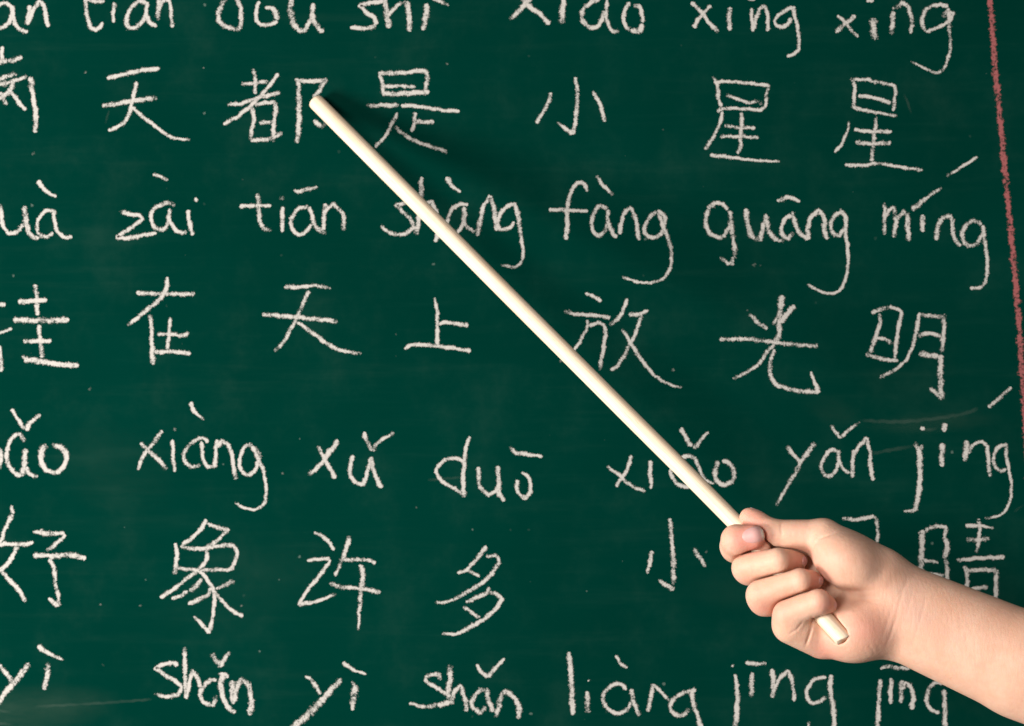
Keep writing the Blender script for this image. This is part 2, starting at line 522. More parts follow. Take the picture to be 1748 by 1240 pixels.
write(W, 'chalk pinyin word ming beside the red line', ((1348, 270, K), '''
38: 708,335 706,572; 32: 718,440 740,390 772,370 795,430; 38: 795,420 788,510 774,592; 30: 800,460 838,412 868,400; 42: 870,405 880,480 886,618; 42: 995,422 988,552;
42>32: 1090,612 1110,500 1150,440 1200,435 1215,500 1225,600 1275,655; 36: 1430,500 1380,468 1310,510 1288,570 1302,630 1350,657 1400,630 1432,570;
38>28: 1440,500 1450,600 1466,700 1472,800 1462,910 1430,960 1345,970; ^42: 908,388 990,320; ^36>24~: 980,328 1060,268 1130,220'''))
write('tone_mark', 'slanting chalk dash just above the word ming', ((1400, 110, KF), '28>24~: 1350,795 1240,862 1160,915 1085,958'))

# second row of characters
write(CH, 'chalk character 挂, cut off by the left edge of the photo', ((0, 430, K), '''
38: -15,388 40,402; 26: 88,572 0,606 -25,612; 30>40: -4,700 6,800 8,895; 32>38: 263,245 275,360 275,475; 42: 135,372 240,368 350,360; 44: 98,505 250,512 515,510;
36: 288,542 300,660 312,795; 36: 175,667 382,664; 26: 168,768 180,798; 46: 180,800 300,818 430,838 588,850'''))
write(CH, 'chalk character 在', ((0, 430, K), '''
36: 1015,306 1200,313 1452,315; 36: 1250,188 1240,270 1210,330 1130,410; 40>32: 1130,408 1040,480 948,552; 34>44: 1115,468 1130,560 1130,680 1140,842;
32: 1268,492 1260,600 1248,732; 34: 1170,618 1280,615 1360,625 1408,608; 36: 1150,750 1270,745 1420,758'''))
write(CH, 'chalk character 天, left of the middle of the pointer', ((350, 430, K), '''
38>28: 590,262 720,262 830,252 938,275; 38: 425,465 650,485 800,500 988,518; 32: 775,290 720,410 680,500 620,610 580,680 515,742; 28>38: 690,525 800,605 900,680; 40>24~: 895,676 1000,732 1165,758'''))
write(CH, 'chalk character 上', ((620, 430, K), '''
~26>38: 532,340 550,440 552,560 550,692; 34>38: 568,545 600,525 680,535 782,546; 30>38: 305,722 370,695 500,698 640,715 802,742'''))
write(CH, 'chalk character 放, crossed by the pointer', ((880, 430, K), '''
30>34: 518,308 575,332 640,368; 28>36: 362,442 450,465 600,475 705,492; 28: 540,510 530,570 490,650 440,730 380,785 325,818; 34: 550,552 610,535 655,545 668,580 665,660 650,740 625,880;
32: 830,348 800,440 760,500 700,548; 36>26: 845,465 920,466 988,435; 32: 940,470 900,590 860,680; 38>28: 860,680 800,790 760,850 708,882; ~26>36: 795,575 840,650 900,750; 36>20~: 895,745 980,860 1060,940 1150,990 1240,1012'''))
write(CH, 'chalk character 光', ((1150, 430, K), '''
54>48: 805,325 800,430; 42: 800,420 785,540 785,610 748,690; 46: 902,398 840,470 800,530; 24: 790,450 745,545; 30>34: 560,462 630,530 698,577; 34: 342,655 520,650 700,668 900,692 1075,702;
36>26~: 748,688 690,755 640,830 560,890 440,948; 34>38: 750,728 725,800 720,900 755,980 830,1015 950,1040 1080,1045; 52>22: 1080,1052 1050,970 1020,895'''))
write(CH, 'chalk character 明 beside the red line', ((1348, 430, K), '''
36: 610,455 665,435 740,410; 28: 740,412 800,425 838,450; 36: 668,460 672,520 640,640 600,752; 36: 836,445 805,600 784,792; 30: 640,640 700,650 772,682; 34: 568,762 700,800 812,812;
36>28~: 965,455 945,580 920,690 870,800 800,870 665,938; 34: 970,466 1060,480 1168,480; 36: 1155,478 1145,640 1132,760; 46: 1128,770 1122,950 1132,1105; 42>34: 1110,1078 1045,1012; 34: 948,628 1040,608 1135,632; 46: 962,764 1110,778'''))
write('tone_mark', 'slanting chalk dash just above the word jing, beside the red line', ((1348, 430, K), '28>34: 1652,1008 1570,1082 1478,1158'))

# third row of pinyin
write(W, 'chalk pinyin word ending in ao, cut off by the left edge of the photo', ((0, 650, K), '''
32: -5,490 8,580 -2,665; 38: 182,455 160,410 120,402 78,450 50,540 60,620 100,680 158,712; 48: 188,505 185,600 160,710; 36>28: 200,640 215,695 285,716;
52>40: 342,470 310,540 312,615 350,668 420,690; 42: 415,690 470,645 495,570 470,510 385,478; ^34: 88,212 140,300 196,372; ^44>34: 196,372 222,320 302,252'''))
write(W, 'chalk pinyin word xiang', ((200, 650, K), '''
34: 336,372 250,490 190,570 155,668; 32>42: 172,462 235,525 310,592 372,660; 34: 413,440 418,560 430,678; 32: 430,348 434,378; 34: 680,460 640,430 570,455 508,520 500,590 550,640 622,632;
34: 630,450 640,570 670,636 745,635; 36: 742,438 735,540 728,640; 36: 740,500 780,450 830,480 860,580 870,660 885,738; 34: 1010,482 960,488 920,560 915,640 940,690 990,700 1030,660 1048,600;
32: 1012,490 1060,550 1070,580; 36>22~: 1010,488 1040,560 1082,650 1105,760 1110,850 1085,930 1020,960 950,950 875,908; ^44>20: 548,158 575,230 648,292'''))
write(W, 'chalk pinyin word xu', ((460, 650, K), '''
44: 512,442 450,530 405,590; 44>32: 410,585 380,625 288,706; 32>36: 362,488 410,580 492,728; 36: 625,558 600,650 620,735 660,767 702,768 730,680 752,575; 34>42: 758,570 775,660 800,735 838,798;
^34: 705,383 735,470 765,522; ^36>24: 765,522 810,460 930,388'''))
write(W, 'chalk pinyin word duo', ((660, 650, K), '''
32: 580,602 490,578 410,610 372,670 400,740 480,790 580,852; 30>42: 620,418 590,500 580,620 570,720 576,868; 42: 685,642 684,740; 34: 684,735 702,800 760,847 812,820 835,770; 40: 826,635 835,750 838,840 880,898;
36: 970,738 975,820 1030,887; 38>30: 1030,887 1062,840 1072,770 1050,712 1005,688; ^34: 918,490 965,537 1060,552 1160,566'''))
write(W, 'chalk pinyin word xiao just above the hand, crossed by the pointer', ((980, 650, K), '''
32: 426,555 395,660 350,730 312,792; 30: 240,638 330,700 420,780 530,826; 36: 568,596 568,700 576,805; 34: 912,588 860,562 790,580 735,640 722,690 750,750 800,788 855,788 900,740;
34: 905,585 940,670 970,740; 24: 965,735 1040,770; 38: 1078,600 1050,670 1060,740 1110,777 1175,750 1192,680 1160,622 1105,592; ^32>38: 798,350 840,440 880,490; ^38>26: 880,492 920,490 950,435 1002,382'''))
write(W, 'chalk pinyin word yan', ((980, 650, K), '34: 1588,486 1640,560 1695,610; 40: 1798,462 1690,605 1650,690; 38>24~: 1655,680 1580,800 1508,930'),
    ((1348, 640, K), '''
32: 375,575 310,560 255,620 235,690 260,745 302,755 350,700 368,630; 38>26: 365,568 370,640 398,702 445,732; 34: 478,560 470,650 466,768; 34: 472,600 520,530 572,478 596,560 602,680 622,790;
^32: 302,378 378,472; ^36>20~: 375,472 430,420 522,355'''))
write(W, 'chalk pinyin word jing above the forearm', ((1348, 640, K), '''
34: 932,500 968,580; 46: 970,560 970,700 970,800 950,940 928,1018; 30>22: 935,1012 850,1015; 28: 990,525 975,560; 32: 972,400 1008,405; 46: 1136,512 1136,600 1132,685; 46: 1156,360 1152,425;
46: 1315,488 1315,570 1300,648; 32: 1330,585 1370,522 1430,500 1470,525; 34: 1470,522 1480,640 1490,758; 32: 1622,520 1570,530 1525,590 1525,670 1570,722 1615,700;
34>20~: 1612,515 1615,610 1635,720 1652,830 1645,930 1600,1020 1540,1058 1455,1068'''))

# third row of characters
write(CH, 'chalk character 好 at the left edge of the photo', ((0, 840, K), '''
34: 82,102 100,165; 38: 98,170 50,250 15,340 -5,380; 38: -10,390 100,390 180,392 248,376; 40: 125,400 110,450 60,530 10,575 -15,590; 38: 15,598 100,690 155,750 188,818;
24>40: 245,298 310,300; 40: 300,305 400,312 482,308; 36: 488,320 420,385 348,438; 44: 308,275 318,308; 44: 248,470 400,476 520,470 640,496; 36: 368,500 405,580 412,680 432,770 440,852; 44>24: 436,850 360,792'''))
write(CH, 'chalk character 象', ((200, 840, K), '''
36: 665,203 630,270 560,340 488,392; 32: 672,235 750,265 840,285; 34: 820,282 760,350 670,412; 34>40: 438,382 446,480 425,618; 34: 470,405 560,422 660,420 780,400 870,398 895,460 882,510 845,582;
34: 655,420 672,490 632,550 580,600; 34: 590,595 500,660 400,740 320,785; 34: 450,568 570,580 700,580 848,580; 34: 615,592 660,640 712,720 726,780 715,900 690,1040; 46>24: 692,1052 640,995 572,928;
38: 628,645 592,700 538,735; 36>26: 522,738 480,768 405,798; 36: 705,705 680,760 610,800 528,838; 46>22: 872,660 800,695 735,722; 32: 725,745 790,820 850,880 938,926'''))
write(CH, 'chalk character 许', ((460, 840, K), '''
32: 335,298 400,338 445,375 478,435; 30: 282,512 380,500 450,498; 32: 455,505 370,630 300,710 255,780 215,838; 42>22: 212,836 330,820 410,795 495,758; 38: 598,328 570,430 530,530; 34>26: 532,525 490,628;
32: 555,507 650,505 740,510 792,532; ~30>36: 445,682 520,706 650,716 828,748; 42: 678,540 696,620 682,720 676,820; 38>18~: 678,810 668,920 664,1035'''))
write(CH, 'chalk character 多', ((660, 840, K), '''
38: 740,402 680,490 610,565; 36>24: 615,560 575,590 525,606; 30: 742,482 820,480 842,520; 36: 842,512 790,600 720,672 620,730; 36>22~: 625,728 520,792 440,820 358,825; 28: 608,583 695,632;
32: 770,712 745,750; 38>30: 755,742 720,765 588,822; 32: 740,748 810,760 862,785; 40: 862,785 832,850 760,920 650,995; 40>20~: 655,990 560,1042 500,1060 412,1055; 30: 572,855 695,940'''))
write(CH, 'chalk character 小 left of the hand', ((1000, 840, K), '''
36: 495,438 460,608; 34>42: 625,198 640,350 652,500 652,690; 46>22: 655,730 610,700 538,655; 38>26: 802,420 850,490 892,560'''))
write(CH, 'chalk character 眼, mostly hidden behind the hand', ((1348, 840, K), '''
~30>36: 392,195 490,208 630,182; 32: 630,182 655,260 650,380 646,500; 30: 440,300 436,500 432,650; 30: 440,400 640,395; 30: 440,510 640,505; 32: 520,520 600,620 690,690;
34: 150,300 150,520 155,700; 34: 150,300 330,295 335,500 330,700; 30: 155,430 330,425; 30: 155,560 330,555; 32: 155,690 330,690'''))
write(CH, 'chalk character 睛 above the forearm', ((1348, 840, K), '''
52: 990,282 986,400 976,580 972,780; 36: 1010,290 1060,262 1172,262; 34: 1170,262 1150,330; 46: 1155,330 1172,410 1158,500; 40: 1160,490 1172,600 1166,720; 34>24: 1000,505 1108,528; 28: 1030,608 1150,625; 34: 990,770 1160,750;
36>22~: 1312,250 1420,252 1520,270; 34: 1406,198 1414,300 1392,455; 40: 1315,358 1400,355 1488,348; 28>38: 1238,510 1400,495 1600,486; 36: 1298,552 1322,620 1318,720 1300,860; 38: 1310,592 1420,580 1540,585; 42: 1538,580 1538,680 1530,880;
36: 1352,722 1480,708; 32: 1340,800 1520,795'''))

# last row of pinyin, cut by the lower edge of the picture
write(W, 'chalk pinyin word yi at the lower left corner of the photo', ((0, 956, K), '''
36: -25,765 40,840 95,905; 44>56: 218,768 150,860 90,932; 50>40: 95,928 30,1000 -15,1075; 34: 345,770 372,800; 50>36: 355,800 345,880 328,970; ^48>24: 280,642 370,700 470,748'''))
write(W, 'chalk pinyin word shan, left one of two', ((200, 956, K), '''
36: 452,790 410,768 330,785 280,805 350,855 430,900 485,950 450,1000 390,1020; 36>24: 395,1022 340,1015 275,998; ~34>44: 505,650 505,780 508,900 518,1038; 34: 522,1000 545,890 560,815; 38: 560,820 595,880 620,950;
38: 740,890 690,902 640,950 618,1015 660,1070 712,1082 742,1010; 54: 785,840 770,930; 48>40: 768,910 785,1010 822,1092 882,1140; 32: 800,840 825,880; 50: 860,900 858,980 862,1075; 42: 872,1060 890,960 920,892 970,920 995,1000; 46: 993,990 1000,1080 985,1158;
^44: 705,690 740,752 778,798; ^42>30: 775,795 800,740 838,685'''))
write(W, 'chalk pinyin word yi, between the two words shan', ((400, 956, K), '''
26>34: 528,866 570,885; 36: 565,882 600,935 645,1000; 46>56: 800,888 720,970 620,1080; 60: 625,1072 540,1160 440,1245 420,1265; 28: 868,905 895,935; 50>58: 902,930 895,1030; 48>30: 895,1020 875,1120; ^34>22: 808,762 880,815 982,852'''))
write(W, 'chalk pinyin word shan, right of the word yi', ((600, 956, K), '''
34: 665,895 650,858 600,855 555,872 555,900 630,950 712,1002; 40: 720,1000 725,1060; 46: 735,1062 640,1080; 42>24: 645,1078 560,1095 428,1068; 44: 722,785 738,850 725,940 722,1020; 38: 738,1075 770,980 812,940 840,1020 860,1128;
38: 1005,965 950,978 905,1040 900,1090 960,1142 1000,1095; 42: 1008,955 1020,1050 1060,1130; 54: 1080,1150 1086,1172; 42: 1080,1150 1100,1080 1122,1000 1150,980 1222,1030; 46: 1225,1030 1248,1100 1240,1185;
^28>34: 932,780 970,840 1020,872; ^40>26: 1020,872 1070,810 1140,735'''))
write(W, 'chalk pinyin word liang', ((860, 956, K), '''
44: 485,688 495,800 505,950 513,1155; 40: 622,978 622,1142; 34: 628,896 633,904; 34: 912,972 880,930 820,930 755,980 738,1040 770,1100 850,1146 920,1110 945,1060; 38: 948,960 970,1070 1012,1162;
36: 1074,1132 1095,1030 1116,925; 34: 1112,928 1160,970 1232,1052; 36: 1400,972 1340,990 1265,1040 1240,1100 1270,1150 1330,1160 1388,1110; 36: 1398,965 1432,980; 42>40: 1405,970 1410,1060 1440,1150 1470,1240 1488,1300; ^32>22: 834,712 865,765 920,808'''))
write(W, 'chalk pinyin word jing below the hand', ((1100, 956, K), '''
36>44: 676,855 692,980 688,1120 680,1265; 28: 652,784 660,794; 44: 800,838 798,1025; 42: 950,812 960,920 955,1028; 34: 965,965 1020,870 1072,830 1100,900 1118,1055;
34: 1355,880 1290,880 1225,940 1208,1000 1230,1055 1280,1066 1355,1020; 44: 1392,855 1385,950 1405,1080 1415,1240 1416,1280; 26: 1225,1200 1220,1245; ^38>28: 752,765 830,775 910,770'''))
write(W, 'chalk pinyin word jing under the forearm', ((1348, 956, K), '''
38>42: 676,888 665,1040 655,1260; 38: 756,882 750,1075; 40: 835,898 830,1065; 36: 842,965 865,915 905,950 925,1030; 42: 922,1020 912,1115; 36: 1140,920 1080,915 1030,980 1022,1050 1060,1122 1118,1136; 42: 1150,968 1155,1100 1160,1260;
^28>38: 675,812 720,796 780,802; ^38>30: 770,800 890,812'''))

# the red rule, stray chalk and wiped remains
B = ([], [], [], [])
add_stroke(B, [(1687, -30), (1693, 40), (1699, 120), (1705, 180), (1711, 247), (1719, 332), (1728, 419), (1737, 525), (1742, 590), (1746, 655), (1750, 720), (1757, 820), (1768, 960), (1779, 1100), (1792, 1270)], 11.3, 12.0)
o = finish_chalk('red_line', B, M_RED)
o['label'] = 'red chalk line slanting down the right side'
for px, py, r in ((153, 664, 5), (763, 109, 4), (1149, 632, 5), (175, 1136, 5), (414, 306, 3), (146, 124, 4), (1275, 530, 3), (1132, 222, 3), (482, 808, 4), (348, 116, 3), (57, 262, 5),
                  (1625, 45.5, 3), (1298, 453, 3), (1287, 453.5, 6), (172, 1032, 4), (240, 1034, 4), (412, 1034, 4), (676, 571, 3), (710, 866, 4), (1206, 942, 4)):
    B = ([], [], [], [])
    add_stroke(B, [(px - r * 0.4, py - r * 0.3), (px + r * 0.4, py + r * 0.3)], r * 1.3, r * 1.1, True, False)
    finish_chalk('chalk_speck', B, M_SPECK)
for pts, w in (([(60, 1206), (150, 1202), (260, 1194)], 7), ([(-20, 1212), (20, 1216)], 7), ([(-20, 1234), (20, 1237)], 7), ([(1470, 718), (1540, 720), (1640, 708), (1670, 698)], 9), ([(1575, 735), (1600, 732)], 8),
               ([(186, 188), (180, 212)], 5), ([(1544, 160), (1556, 195)], 6), ([(1730, 874), (1748, 862)], 7), ([(730, 820), (790, 815)], 6), ([(1478, 776), (1560, 762)], 9)):
    B = ([], [], [], [])
    add_stroke(B, pts, w, w, True, True, 1.0)
    finish_chalk('chalk_smudge', B, M_SMEAR)


def haze_patch(px, py, rx, ry, tilt, k):
    """a soft patch of wiped chalk, thinning out to nothing at its rim"""
    LAYER[0] += 1
    V, F, U, S = [], [], [], []
    N = 26
    ca, sa = math.cos(tilt), math.sin(tilt)
    for i in range(N + 1):
        for j in range(N + 1):
            a, b = i / N * 2 - 1, j / N * 2 - 1
            q = P(px + a * rx * ca - b * ry * sa, py + a * rx * sa + b * ry * ca, 0)
            V.append((q.x, -0.00001 - 0.0000002 * (LAYER[0] % 20), q.z))
            U.append((a, 0.5))
            S.append(k * max(0.0, 1 - a * a - b * b) ** 1.5)
    for i in range(N):
        for j in range(N):
            q = i * (N + 1) + j
            F.append((q, q + 1, q + N + 2, q + N + 1))
    finish_chalk('chalk_smudge', (V, F, U, S), M_HAZE)


for q in ((30, 1215, 190, 48, -0.1, 1.0), (1590, 722, 130, 22, -0.06, 0.55), (1420, 700, 60, 30, 0.3, 0.3), (190, 800, 130, 90, 0.4, 0.18), (420, 1000, 200, 90, -0.3, 0.16), (1240, 1010, 80, 40, 0.2, 0.22)):
    haze_patch(*q)


# ------------------------------------------------------------------ the wooden pointer
TIP_Y, GRIP_U, GRIP_Y = -0.0052, 1320.0, -0.16
SLOPE = (GRIP_Y - TIP_Y) / (GRIP_U - 538.0)


def stick_point(u, v):
    return P(u, v, TIP_Y + (u - 538.0) * SLOPE)


def build_pointer():
    raw = [(536.5, 171.5), (700, 335.5), (900, 536.5), (1100, 736.5), (1210, 846.5), (1280, 918), (1345, 989), (1400, 1048), (1442, 1093)]
    path = smooth_path(raw)
    sel = path[::14].tolist() + [path[-1].tolist()]
    pts = [stick_point(*q) for q in sel]
    origin, end = pts[0], pts[-1]
    axis = (end - origin).normalized()
    side = axis.cross(Vector((0, 1, 0))).normalized()
    up = axis.cross(side).normalized()
    L = (end - origin).length
    r = 0.0049
    V, F = [], []
    NS = 40
    rings = []
    for p in pts:                                # local frame: z along the stick
        d = p - origin
        rings.append((d.dot(side), d.dot(up), d.dot(axis)))
    prof = [(0.0, 0.55), (0.0002, 0.78), (0.0008, 0.92), (0.002, 0.985)]
    seq = [(0, 0, z, k, 0) for z, k in prof]
    seq += [(x, y, z, 1.0, 0) for x, y, z in rings[1:-1]]
    zx, zy, zz = rings[-1]
    seq += [(zx, zy, zz - 0.0016, 1.0, 0), (zx, zy, zz - 0.0003, 0.99, 1), (zx, zy, zz, 0.93, 1), (zx, zy, zz + 0.0001, 0.5, 1)]
    for x, y, z, k, cut in seq:
        for j in range(NS):
            a = 2 * math.pi * j / NS
            wob = 1 + 0.006 * math.sin(3 * a + z * 60) + 0.004 * math.sin(7 * a)
            zz2 = z
            if cut:                              # the sawn end is not quite square and a splinter is chipped off
                zz2 += 0.0010 * math.cos(a - 0.6) * k - 0.0012 * max(0, math.cos(a - 2.2)) ** 4 * k
            V.append((x + r * k * wob * math.cos(a), y + r * k * wob * math.sin(a), zz2))
    for i in range(len(seq) - 1):
        for j in range(NS):
            a, b = i * NS + j, i * NS + (j + 1) % NS
            F.append((a, b, b + NS, a + NS))
    F.append(tuple(range(NS))[::-1])
    F.append(tuple(range((len(seq) - 1) * NS, len(seq) * NS)))
    me = bpy.data.meshes.new('wooden_pointer')
    me.from_pydata(V, [], F)
    o = link('wooden_pointer', me, M_WOOD, smooth=True)
    from mathutils import Matrix
    R = Matrix((side, up, axis)).transposed().to_4x4()
    o.matrix_world = Matrix.Translation(origin) @ R
    o['label'] = 'pale round wooden pointer stick held in the hand, its tip on the board'
    o['category'] = 'pointer'
    return o


build_pointer()

# ------------------------------------------------------------------ the hand and forearm: one blended surface
# (u, v) run along the photograph, w towards the viewer, one unit = 0.336 mm, w = 0 where the fist closes on the stick
SH = SB * (CAM_D + GRIP_Y) / CAM_D


def to_world(q):
    q = np.asarray(q, float)
    y = GRIP_Y - (q[:, 2] + 0.15 * (q[:, 0] - 1320)) * SH        # the fist is turned a little, like the stick
    s = SB * (CAM_D + y) / CAM_D
    return np.stack([(q[:, 0] - 874) * s, y, (620 - q[:, 1]) * s], 1)


def cone(p, a, b, ra, rb, flat=1.0):
    """round cone; flat > 1 thins it towards the viewer"""
    f = np.array([1, 1, flat])
    p, a, b = p * f, np.array(a) * f, np.array(b) * f
    ba = b - a
    l2 = ba.dot(ba)
    rr = ra - rb
    a2 = l2 - rr * rr
    il2 = 1 / l2
    pa = p - a
    y = pa @ ba
    z = y - l2
    t = pa * l2 - y[:, None] * ba
    x2 = np.einsum('ij,ij->i', t, t)
    y2 = y * y * l2
    z2 = z * z * l2
    k = np.sign(rr) * rr * rr * x2
    d = (np.sqrt(x2 * a2 * il2) + y * rr) * il2 - ra
    m1 = np.sign(z) * a2 * z2 > k
    m2 = np.sign(y) * a2 * y2 < k
    d = np.where(m2, np.sqrt(x2 + y2) * il2 - ra, d)
    return np.where(m1, np.sqrt(x2 + z2) * il2 - rb, d)


def blob(p, c, r, rot=0.0):
    q = p - np.array(c)
    if rot:
        ca, sa = math.cos(rot), math.sin(rot)
        q = np.stack([q[:, 0] * ca + q[:, 1] * sa, -q[:, 0] * sa + q[:, 1] * ca, q[:, 2]], 1)
    r = np.array(r, float)
    k0 = np.linalg.norm(q / r, axis=1)
    k1 = np.linalg.norm(q / (r * r), axis=1) + 1e-9
    return k0 * (k0 - 1) / k1


def smin(a, b, k):
    h = np.clip(0.5 + 0.5 * (b - a) / k, 0, 1)
    return b + (a - b) * h - k * h * (1 - h)


def smax(a, b, k):
    return -smin(-a, -b, k)
FINGERS = {   # joints (u, v, w, radius): knuckle, root of the first bone's visible end, middle joint, last joint, tip
    'index': [(1345, 930, -78, 30), (1257, 936, -32, 26), (1255, 931, -12, 26), (1256.5, 921.5, 16, 24.5), (1286, 915.5, 24, 19.5)],
    'middle': [(1365, 972, -62, 30), (1280, 974, -8, 26), (1274, 968.5, 8, 25), (1328, 957.5, 39, 21.5), (1360, 957.5, -6, 18)],
    'ring': [(1378, 1022, -40, 30), (1305, 1026, 14, 27), (1298.5, 1015, 30, 25.5), (1366, 991, 54, 20.5), (1388, 991.5, 20, 17)],
    'pinky': [(1404, 1088, -4, 37), (1351, 1066, 28, 34), (1345, 1047, 46, 25.5), (1397, 1028, 68, 22), (1411, 1033, 42, 17)],
}
THUMB = [(1500, 985, -10, 52), (1405, 918, -2, 31), (1320, 909, 0, 21.5), (1279, 884, -10, 17)]

CREASES = [   # (depth, width, lowest w it cuts, points)
    (0.65, 2.6, -10, [(1550, 990), (1541, 1010), (1535, 1030), (1530, 1055), (1520, 1085), (1510, 1108)]),
    (0.42, 2.6, -10, [(1581, 1018), (1575, 1045), (1569, 1065), (1561, 1090), (1555, 1110)]),
    (0.3, 2.0, -10, [(1545, 1000), (1530, 1020), (1515, 1062), (1506, 1092)]),
    (0.22, 2.0, -10, [(1600, 1050), (1612, 1066), (1630, 1078)]),
    (1.4, 4.0, -20, [(1405, 985), (1420, 1003), (1440, 1010), (1470, 1009), (1500, 1008)]),
    (1.2, 2.2, -30, [(1386, 942), (1391, 930), (1400, 920), (1416, 914), (1428, 906)]),
    (0.8, 2.0, -30, [(1334, 893), (1333, 905), (1336, 915)]),
    (2.6, 2.2, -40, [(1386, 1052), (1386, 1066), (1381, 1085), (1375, 1104)]),
    (1.1, 2.0, -40, [(1372, 1060), (1360, 1075), (1345, 1084)]),
    (0.3, 1.6, -40, [(1473, 1108), (1480, 1116), (1482, 1124)]),
    (0.36, 1.6, -40, [(1481, 1100), (1490, 1110), (1493, 1120)]),
    (0.3, 1.6, -40, [(1492, 1095), (1500, 1106), (1503, 1116)]),
    (0.21, 1.6, -40, [(1466, 1114), (1471, 1122), (1472, 1128)]),
    (0.25, 1.8, -10, [(1446, 934), (1462, 926), (1478, 929)]),
    (0.25, 1.8, -10, [(1470, 955), (1492, 966), (1514, 984)]),
    (0.2, 1.8, -10, [(1500, 932), (1516, 950), (1528, 966)]),
    (0.3, 2.0, -10, [(1430, 962), (1450, 985), (1462, 1004)]),
    (0.25, 1.8, -10, [(1462, 1018), (1490, 1030), (1514, 1034)]),
    (0.25, 1.8, -10, [(1442, 1030), (1462, 1044), (1478, 1064)]),
    (0.35, 1.8, -10, [(1560, 1000), (1553, 1030), (1545, 1062)]),
]


def seg_dist(p, pts):
    """distance in the (u, v) plane to a polyline, and how far along it (0..1)"""
    d = np.full(len(p), 1e9)
    along = np.zeros(len(p))
    pts = np.array(pts, float)
    n = len(pts) - 1
    for i, (a, b) in enumerate(zip(pts[:-1], pts[1:])):
        ba = b - a
        t = np.clip(((p[:, :2] - a) @ ba) / ba.dot(ba), 0, 1)
        e = p[:, :2] - (a + t[:, None] * ba)
        g = np.hypot(e[:, 0], e[:, 1])
        along = np.where(g < d, (i + t) / n, along)
        d = np.minimum(d, g)
    return d, along


STICK_A = np.array([1240.0, 876.0, (1240 - 1320) * 0.45])
STICK_B = np.array([1434.0, 1083.5, (1434 - 1320) * 0.45])


def stick_dist(p, open_top=False):
    ba = STICK_B - STICK_A
    h = np.clip(((p - STICK_A) @ ba) / ba.dot(ba), 0, 1)
    e = p - (STICK_A + h[:, None] * ba)
    if open_top:
        e[:, 2] = np.minimum(e[:, 2], 0)
    return np.linalg.norm(e, axis=1) - 14.2


def palm_sdf(p):
    d = cone(p, (1528, 1040, -20), (1748, 1136, -14), 80, 91, 1.26)
    d = smin(d, cone(p, (1748, 1136, -14), (2260, 1352, -8), 91, 112, 1.26), 12)
    palm = cone(p, (1515, 1005, -34), (1352, 932, -76), 46, 27)
    palm = smin(palm, cone(p, (1515, 1025, -34), (1372, 974, -62), 46, 29), 14)
    palm = smin(palm, cone(p, (1512, 1050, -32), (1386, 1024, -42), 46, 29), 14)
    palm = smin(palm, cone(p, (1505, 1070, -28), (1404, 1086, -8), 46, 33), 14)
    d = smin(d, palm, 30)
    d = smin(d, blob(p, (1462, 1079, 11), (64, 53, 53), -0.12), 26)          # heel of the hand
    d = smin(d, blob(p, (1447, 958, 14), (66, 48, 56), 0.5), 20)          # ball of the thumb
    return smax(d, -stick_dist(p), 8.0)                                # the stick lies sunk in the palm


def thumb_sdf(p):
    t = THUMB
    th = cone(p, t[0][:3], t[1][:3], t[0][3], t[1][3])
    th = smin(th, cone(p, t[1][:3], t[2][:3], t[1][3], t[2][3]), 10)
    th2 = cone(p, t[2][:3], t[3][:3], t[2][3] - 1, t[3][3])
    th2 = smin(th2, blob(p, (1296, 893, -10), (27, 17, 17), 0.6), 8)
    return smin(th, th2, 9)


def finger_sdf(name):
    j = FINGERS[name]

    def f(p):
        d = cone(p, j[0][:3], j[1][:3], j[0][3], j[1][3])
        d = smin(d, cone(p, j[2][:3], j[3][:3], j[2][3], j[3][3]), 14)
        d = smin(d, cone(p, j[3][:3], j[4][:3], j[3][3], j[4][3]), 8 if name == 'index' else 3)
        if name == 'index':                      # the pad of the fingertip, pressed against the thumb
            d = smin(d, cone(p, (1284, 923, 12), (1305, 930, 1), 16, 12.5), 10)
        return d
    return f


GROUPS = [(palm_sdf, 0), (thumb_sdf, 15)] + [(finger_sdf(k), {'pinky': 8, 'ring': -5, 'middle': -5, 'index': -8}[k]) for k in ('pinky', 'ring', 'middle', 'index')]

def hand_sdf(p, detail=True, near=None):
    """near = (block centre, reach): leave out whatever cannot touch this block"""
    d = np.full(len(p), 400.0)
    for f, k in GROUPS:
        if near is not None and f(near[0])[0] > near[1] + 30:
            continue
        e = f(p)
        if k < 0:                                # skin meets skin: a sharp fold that dips inwards
            d = np.minimum(d, e) + -k * np.exp(-((d - e) / 2.4) ** 2)
        else:
            d = smin(d, e, max(k, 0.1))
    if detail:
        for amp, sig, wmin, pts in CREASES:
            if near is not None and seg_dist(near[0], pts)[0][0] > near[1] + 14:
                continue
            g, al = seg_dist(p, pts)
            gate = np.clip((p[:, 2] - wmin) / 12, 0, 1) * np.clip(np.sin(math.pi * np.clip(al * 0.94 + 0.03, 0, 1)) * 1.6, 0, 1)
            d = d + amp * np.exp(-(g / sig) ** 2) * gate - 0.08 * amp * np.exp(-((g - 2.2 * sig) / (1.3 * sig)) ** 2) * gate
        # the stick presses into the flesh
        d = smax(d, -stick_dist(p), 3.0)
    return d


